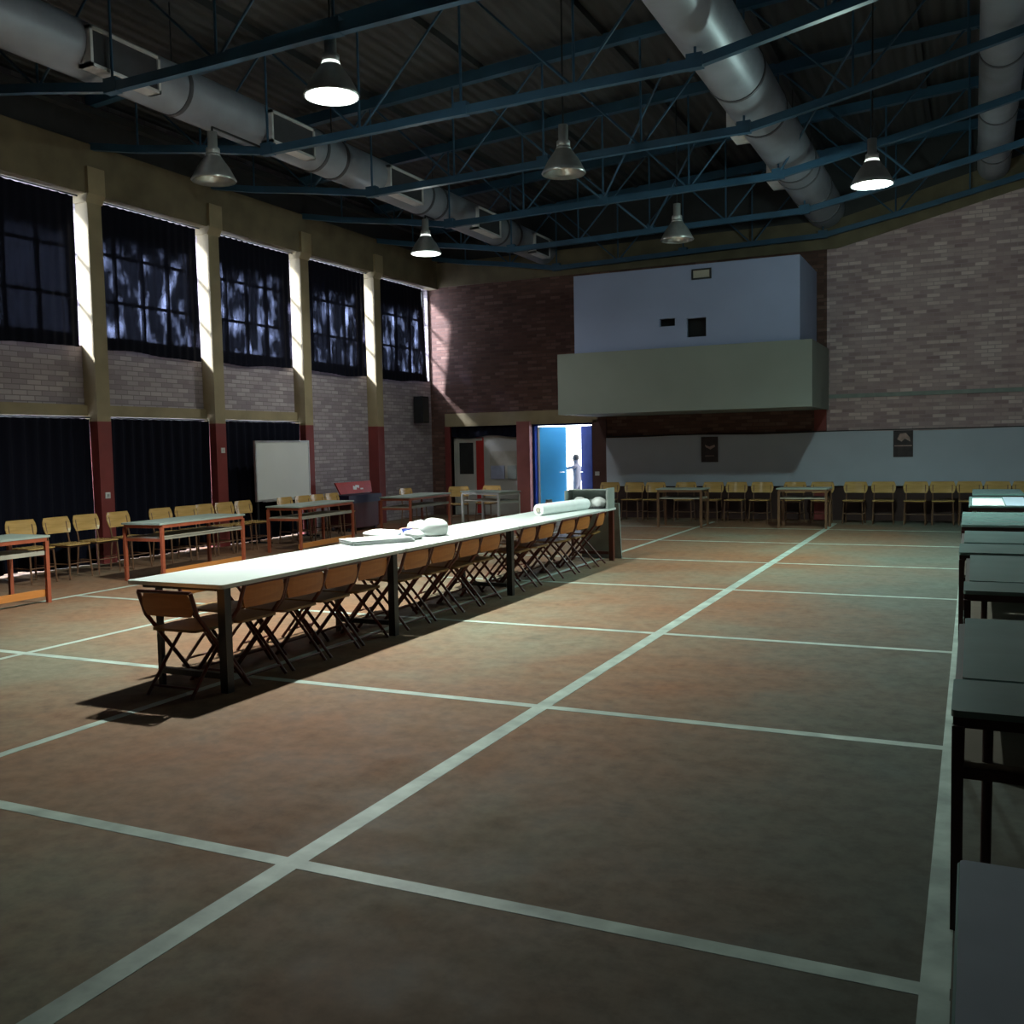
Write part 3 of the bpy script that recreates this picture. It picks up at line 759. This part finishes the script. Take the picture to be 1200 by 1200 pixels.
m = MB(); m.lathe([(0, 0), (.05, 0), (.055, .02), (.055, .10), (.04, .12), (0, .12)], seg=18); m.build('jar_body', M['brownpaint'], ja)
m = MB(); m.lathe([(0, .14), (.045, .14), (.045, .115), (0, .115)], seg=18); m.build('lid', M['blackmetal'], ja)
bx = thing('storage_box', 'open grey green box on its side at the far end of the long table', 'box', (-4.86, 12.88, TT))
MB().box(-.30, .30, .13, .145, .012, .25).build('back_panel', M['greydesk'], bx)
MB().box(-.30, .30, -.14, .145, 0, .012).build('bottom_panel', M['blackmetal'], bx)  # black panel draws the shadow line under the box
MB().box(-.30, .30, -.02, .145, .25, .262).build('top_panel', M['greydesk'], bx)
MB().box(-.315, -.30, -.14, .145, 0, .25).build('side_panel', M['greydesk'], bx)
MB().box(.30, .325, -.14, .145, 0, .285).build('side_panel', M['greydesk'], bx)
for xx, l in ((-.14, 'crumpled pale bag in the left half of the open grey box'), (.14, 'crumpled pale bag in the right half of the open grey box')):
    blob('bag', l, 'bag', (-4.86+xx, 12.88, TT+.0125), .105, .09, .085, M['bag'], int(40+xx*50), 0, 'pale bags in the grey box', .1)
# dark board leaning at the table end
m = MB(); m.box(-.30, .30, -.012, .012, 0, .80, 0, Matrix.Rotation(R(6), 4, 'X')); m.box(-.30, .30, -.02, .02, .0, .04, 0)
o = tag(m.build('leaning_board', M['greydesk']), 'dark grey board leaning against the far end of the long table', 'board'); o.location = (-4.84, 13.32, .0)

# ------------------------------------------------------------------ wall things
wbd = thing('whiteboard', 'whiteboard on a dark stand in front of the third black floor curtain', 'whiteboard', (-11.45, 14.52, 0), 0)
MB().box(-.012, .012, -.75, .75, .77, 1.79).build('board', M['whiteboard'], wbd)
m = MB(); panel(m, 'X', -.02, .02, -.78, .78, .74, 1.82, [(-.75, .75, .77, 1.79)]); m.build('frame', M['alu'], wbd)
MB().box(.0, .07, -.6, .6, .725, .74).build('pen_tray', M['alu'], wbd)
for y in (-.7, .7):
    m = MB(); m.bar((-.03, y, 0), (-.03, y, 1.7), .03); m.bar((-.25, y, .015), (.25, y, .015), .03); m.build('leg', M['blackmetal'], wbd)
sp = thing('wall_speaker', 'black loudspeaker mounted high in the left brick corner', 'speaker', (XW+.06, 20.12, 2.22), R(0))
MB().rbox(0, .24, -.16, .16, 0, .62, .02).build('cabinet', M['black'], sp)
MB().box(.24, .25, -.14, .14, .03, .59).build('grille', M['blackmetal'], sp)
MB().box(-.06, 0, -.05, .05, .25, .35).build('bracket', M['blackmetal'], sp)
rc = thing('storage_cart', 'red cart with navy band and white mark beside the red column foot', 'cart', (-11.38, 16.72, 0), R(0))
MB().box(-.28, .22, -.5, .5, .06, .56).build('body', M['darkred'], rc)
MB().box(-.30, .25, -.6, .58, .56, .72).build('band', M['navy'], rc)
T = Matrix.Translation((.02, 0, .74)) @ Matrix.Rotation(R(-14), 4, 'Y')
m = MB(); m.prism([(-.56, .0), (.56, 0), (.6, .24), (-.66, .24)], -.015, .015, 'X', 0, T); bp_ = m.build('panel', M['red'], rc)
m = MB(); m.prism([(-.1, .08), (.02, .07), (.04, .12), (.12, .1), (.14, .16), (.02, .17), (-.02, .14), (-.08, .16)], .015, .02, 'X', 0, T); m.box(.015, .02, .16, .26, .07, .1, 0, T); m.build('emblem', M['paper'], bp_)
for a in (-.5, .45):
    m = MB()
    for x in (-.22, .16): m.tube([(x-.02, a, .035), (x+.02, a, .035)], .035, 12)
    m.build('wheel', M['blackmetal'], rc)
def socket(name, label, cat, loc, ax):
    r = thing(name, label, cat, loc)
    if ax == 'X': MB().box(0, .012, -.045, .045, -.045, .045).build('plate', M['switch'], r); MB().box(.012, .02, -.015, .015, -.02, .02).build('rocker', M['alu'], r)
    else: MB().box(-.05, .05, -.012, 0, -.045, .045).build('plate', M['switch'], r); MB().box(-.015, .015, -.02, -.012, -.02, .02).build('rocker', M['alu'], r)
socket('wall_socket', 'white socket low on the nearest red column foot', 'socket', (XC, 10.69, 1.02), 'X')
socket('light_switch', 'small white switch high on the second red column foot', 'switch', (XC, 13.22, 1.66), 'X')
socket('light_switch', 'white switch plate on the brown frame right of the blue doors', 'switch', (-7.66, YB-.05, .98), 'Y')

# banner with posters
bn_ = MB(); vs = []; fs = []; nx, nz = 160, 12
x0, x1 = -7.42, XR-.02
for side in (0, 1):
    for j in range(nz+1):
        for i in range(nx+1):
            x = x0+(x1-x0)*i/nx; v = j/nz; z = .70+(1.08+.01*math.sin(x*2)+.02*((x-x0)/(x1-x0)))*v
            y = YB-.105+.014*math.sin(x*2.3+v*2.5)+.012*math.sin(x*5.1-v*4)+.02*math.exp(-((x+2.35-.5*(v-.5))/.10)**2)*(1)+(.003 if side else 0)
            vs.append((x, y, z))
w = nx+1; n = w*(nz+1)
for side in (0, 1):
    for j in range(nz):
        for i in range(nx):
            a = side*n+j*w+i; fs.append((a, a+1, a+w+1, a+w))
bn_.add(vs, fs, 0, None, True)
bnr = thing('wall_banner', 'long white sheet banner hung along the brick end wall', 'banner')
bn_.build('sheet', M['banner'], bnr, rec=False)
MB().tube([(x0, YB-.09, 1.80), (x1, YB-.09, 1.82)], .01, 6).build('cord', M['blackmetal'], bnr)
def poster(x, z, w, h, label, k):
    r = thing('poster', label, 'poster', (x, YB-.145, z), 0, 'dark posters on the banner')
    MB().box(-w/2, w/2, 0, .006, -h/2, h/2).build('sheet', M['poster'], r)
    m = MB()
    if k: m.prism([(-.11, .09), (-.06, .20), (.05, .21), (.12, .12), (.13, .04), (.03, .10), (-.03, .04)], -.004, 0, 'Y'); m.box(-w/2+.02, w/2-.02, -.004, 0, -.05, -.03)
    else: m.prism([(-.10, .10), (.0, .06), (.11, .10), (.12, .06), (.02, .0), (-.08, .05)], -.004, 0, 'Y'); m.box(-.10, .10, -.004, 0, -.14, -.13)
    m.build('print', M['poster_light'], r)
poster(-5.08, 1.48, .36, .54, 'dark poster with a faint curved print, on the shaded part of the banner', 0)
poster(-1.24, 1.53, .36, .52, 'dark poster with a pale figure print, on the bright part of the banner', 1)

# ------------------------------------------------------------------ outside and the person in the doorway
gd = MB(); gd.box(-40, XW-.26, -20, 60, -.3, -.02); gd.box(XW-.26, 30, YB+.26, 60, -.3, -.02)
struct(gd.build('ground', M['ground']))
def skinned(name, verts, edges, rad, mat, parent, sub=2):
    me = bpy.data.meshes.new(name); me.from_pydata(verts, edges, []); me.materials.append(mat)
    o = bpy.data.objects.new(name, me); COL.objects.link(o); o.parent = parent
    md = o.modifiers.new('skin', 'SKIN'); md.use_smooth_shade = True
    sv = me.skin_vertices[0].data
    for i, r in enumerate(rad): sv[i].radius = r if isinstance(r, tuple) else (r, r)
    sv[0].use_root = True
    s2 = o.modifiers.new('sub', 'SUBSURF'); s2.levels = sub; s2.render_levels = sub
    return o
pr_ = thing('person', 'person in grey shirt outside, half behind the shaded blue door leaf, one arm reaching left', 'person', (-8.68, 22.2, -.02), R(80))
pr_.scale = (.80, .80, .80)
V_ = [(0, 0, .92), (0, .0, 1.10), (0, .01, 1.30), (0, .0, 1.44), (0, .02, 1.52), (0, .04, 1.62), (0, .05, 1.69),
      (-.17, 0, 1.40), (-.22, .25, 1.36), (-.18, .50, 1.34), (.17, 0, 1.40), (.24, -.02, 1.12), (.24, .06, .88),
      (-.09, 0, .86), (-.10, .03, .48), (-.11, -.02, .07), (-.11, .13, .03), (.09, 0, .86), (.10, .0, .48), (.11, -.06, .07), (.11, .09, .03)]
E_ = [(0, 1), (1, 2), (2, 3), (3, 4), (4, 5), (5, 6), (3, 7), (7, 8), (8, 9), (3, 10), (10, 11), (11, 12), (0, 13), (13, 14), (14, 15), (15, 16), (0, 17), (17, 18), (18, 19), (19, 20)]
R_ = [(.15, .11), (.14, .10), (.17, .11), (.10, .08), .055, .095, .075, .06, .045, .032, .06, .045, .032, .085, .06, .04, .035, .085, .06, .04, .035]
body = skinned('body', V_, E_, R_, M['shirt'], pr_)
def hand(px, py, pz, dx, dy, nm):
    vs = [(px, py, pz), (px+dx*.08, py+dy*.08, pz)]; es = [(0, 1)]; rr = [.028, (.034, .016)]
    for k, (o_, l) in enumerate([(-.03, .065), (-.01, .08), (.01, .075), (.03, .06)]):
        b0 = len(vs); sx, sy = -dy*o_, dx*o_
        vs += [(px+dx*.09+sx, py+dy*.09+sy, pz), (px+dx*(.09+l*.6)+sx, py+dy*(.09+l*.6)+sy, pz-.008), (px+dx*(.09+l)+sx, py+dy*(.09+l)+sy, pz-.025)]
        es += [(1, b0), (b0, b0+1), (b0+1, b0+2)]; rr += [.009, .0085, .007]
    b0 = len(vs); vs += [(px+dx*.03+dy*.04, py+dy*.03-dx*.04, pz-.005), (px+dx*.06+dy*.065, py+dy*.06-dx*.065, pz-.015)]; es += [(0, b0), (b0, b0+1)]; rr += [.011, .008]
    return skinned(nm, vs, es, rr, M['skin'], pr_, 1)
hand(-.18, .50, 1.34, 0, 1, 'hand'); hand(.24, .06, .88, 0, .35, 'hand')
m = MB(); m.lathe([(0, .135), (.06, .12), (.1, .06), (.105, 0), (.09, -.05)], (0, .03, 1.66), 18); m.build('hair', M['hair'], pr_)
m = MB(); m.lathe([(0, -.12), (.045, -.11), (.08, -.04), (.085, .03), (.06, .1), (0, .12)], (0, .055, 1.645), 18)
m.add([(-.015, .135, 1.65), (.015, .135, 1.65), (0, .165, 1.63), (0, .14, 1.67)], [(0, 1, 2), (0, 2, 3), (1, 3, 2)]); m.build('face', M['skin'], pr_)

# ------------------------------------------------------------------ world, camera
w = bpy.data.worlds.new('sky'); S.world = w; w.use_nodes = True; nt = w.node_tree
bg = nt.nodes['Background']; bg.inputs['Color'].default_value = (.80, .88, 1.0, 1); bg.inputs['Strength'].default_value = 9.0
sl = bpy.data.lights.new('sun', 'SUN'); sl.energy = 30; sl.angle = R(8); sl.color = (.95, .97, 1)
so = bpy.data.objects.new('sun', sl); COL.objects.link(so); so.rotation_euler = Vector((.55, .50, -.55)).to_track_quat('-Z', 'Y').to_euler()
cam = bpy.data.cameras.new('camera'); co = bpy.data.objects.new('camera', cam); COL.objects.link(co)
yaw, pit, roll = -.43960, -.0670, -.0199
cy, sy, cp, sp_ = math.cos(yaw), math.sin(yaw), math.cos(pit), math.sin(pit)
fwd = Vector((sy*cp, cy*cp, sp_)); right = Vector((cy, -sy, 0)); upv = right.cross(fwd)
r_ = right*math.cos(roll)+upv*math.sin(roll); u_ = -right*math.sin(roll)+upv*math.cos(roll)
mat = Matrix((r_, u_, -fwd)).transposed().to_4x4(); mat.translation = (0, 0, 1.634)
co.matrix_world = mat
cam.sensor_width = 36; cam.lens = 36*1149.52/1200; cam.clip_end = 300; cam.clip_start = .05
S.camera = co
S.view_settings.view_transform = 'Standard'; S.view_settings.look = 'None'; S.view_settings.gamma = 1; S.view_settings.exposure = 0
S.view_settings.use_curve_mapping = False
S.cycles.use_denoising = True
S.cycles.max_bounces = 10; S.cycles.diffuse_bounces = 5; S.cycles.transparent_max_bounces = 12
S.cycles.sample_clamp_indirect = 6
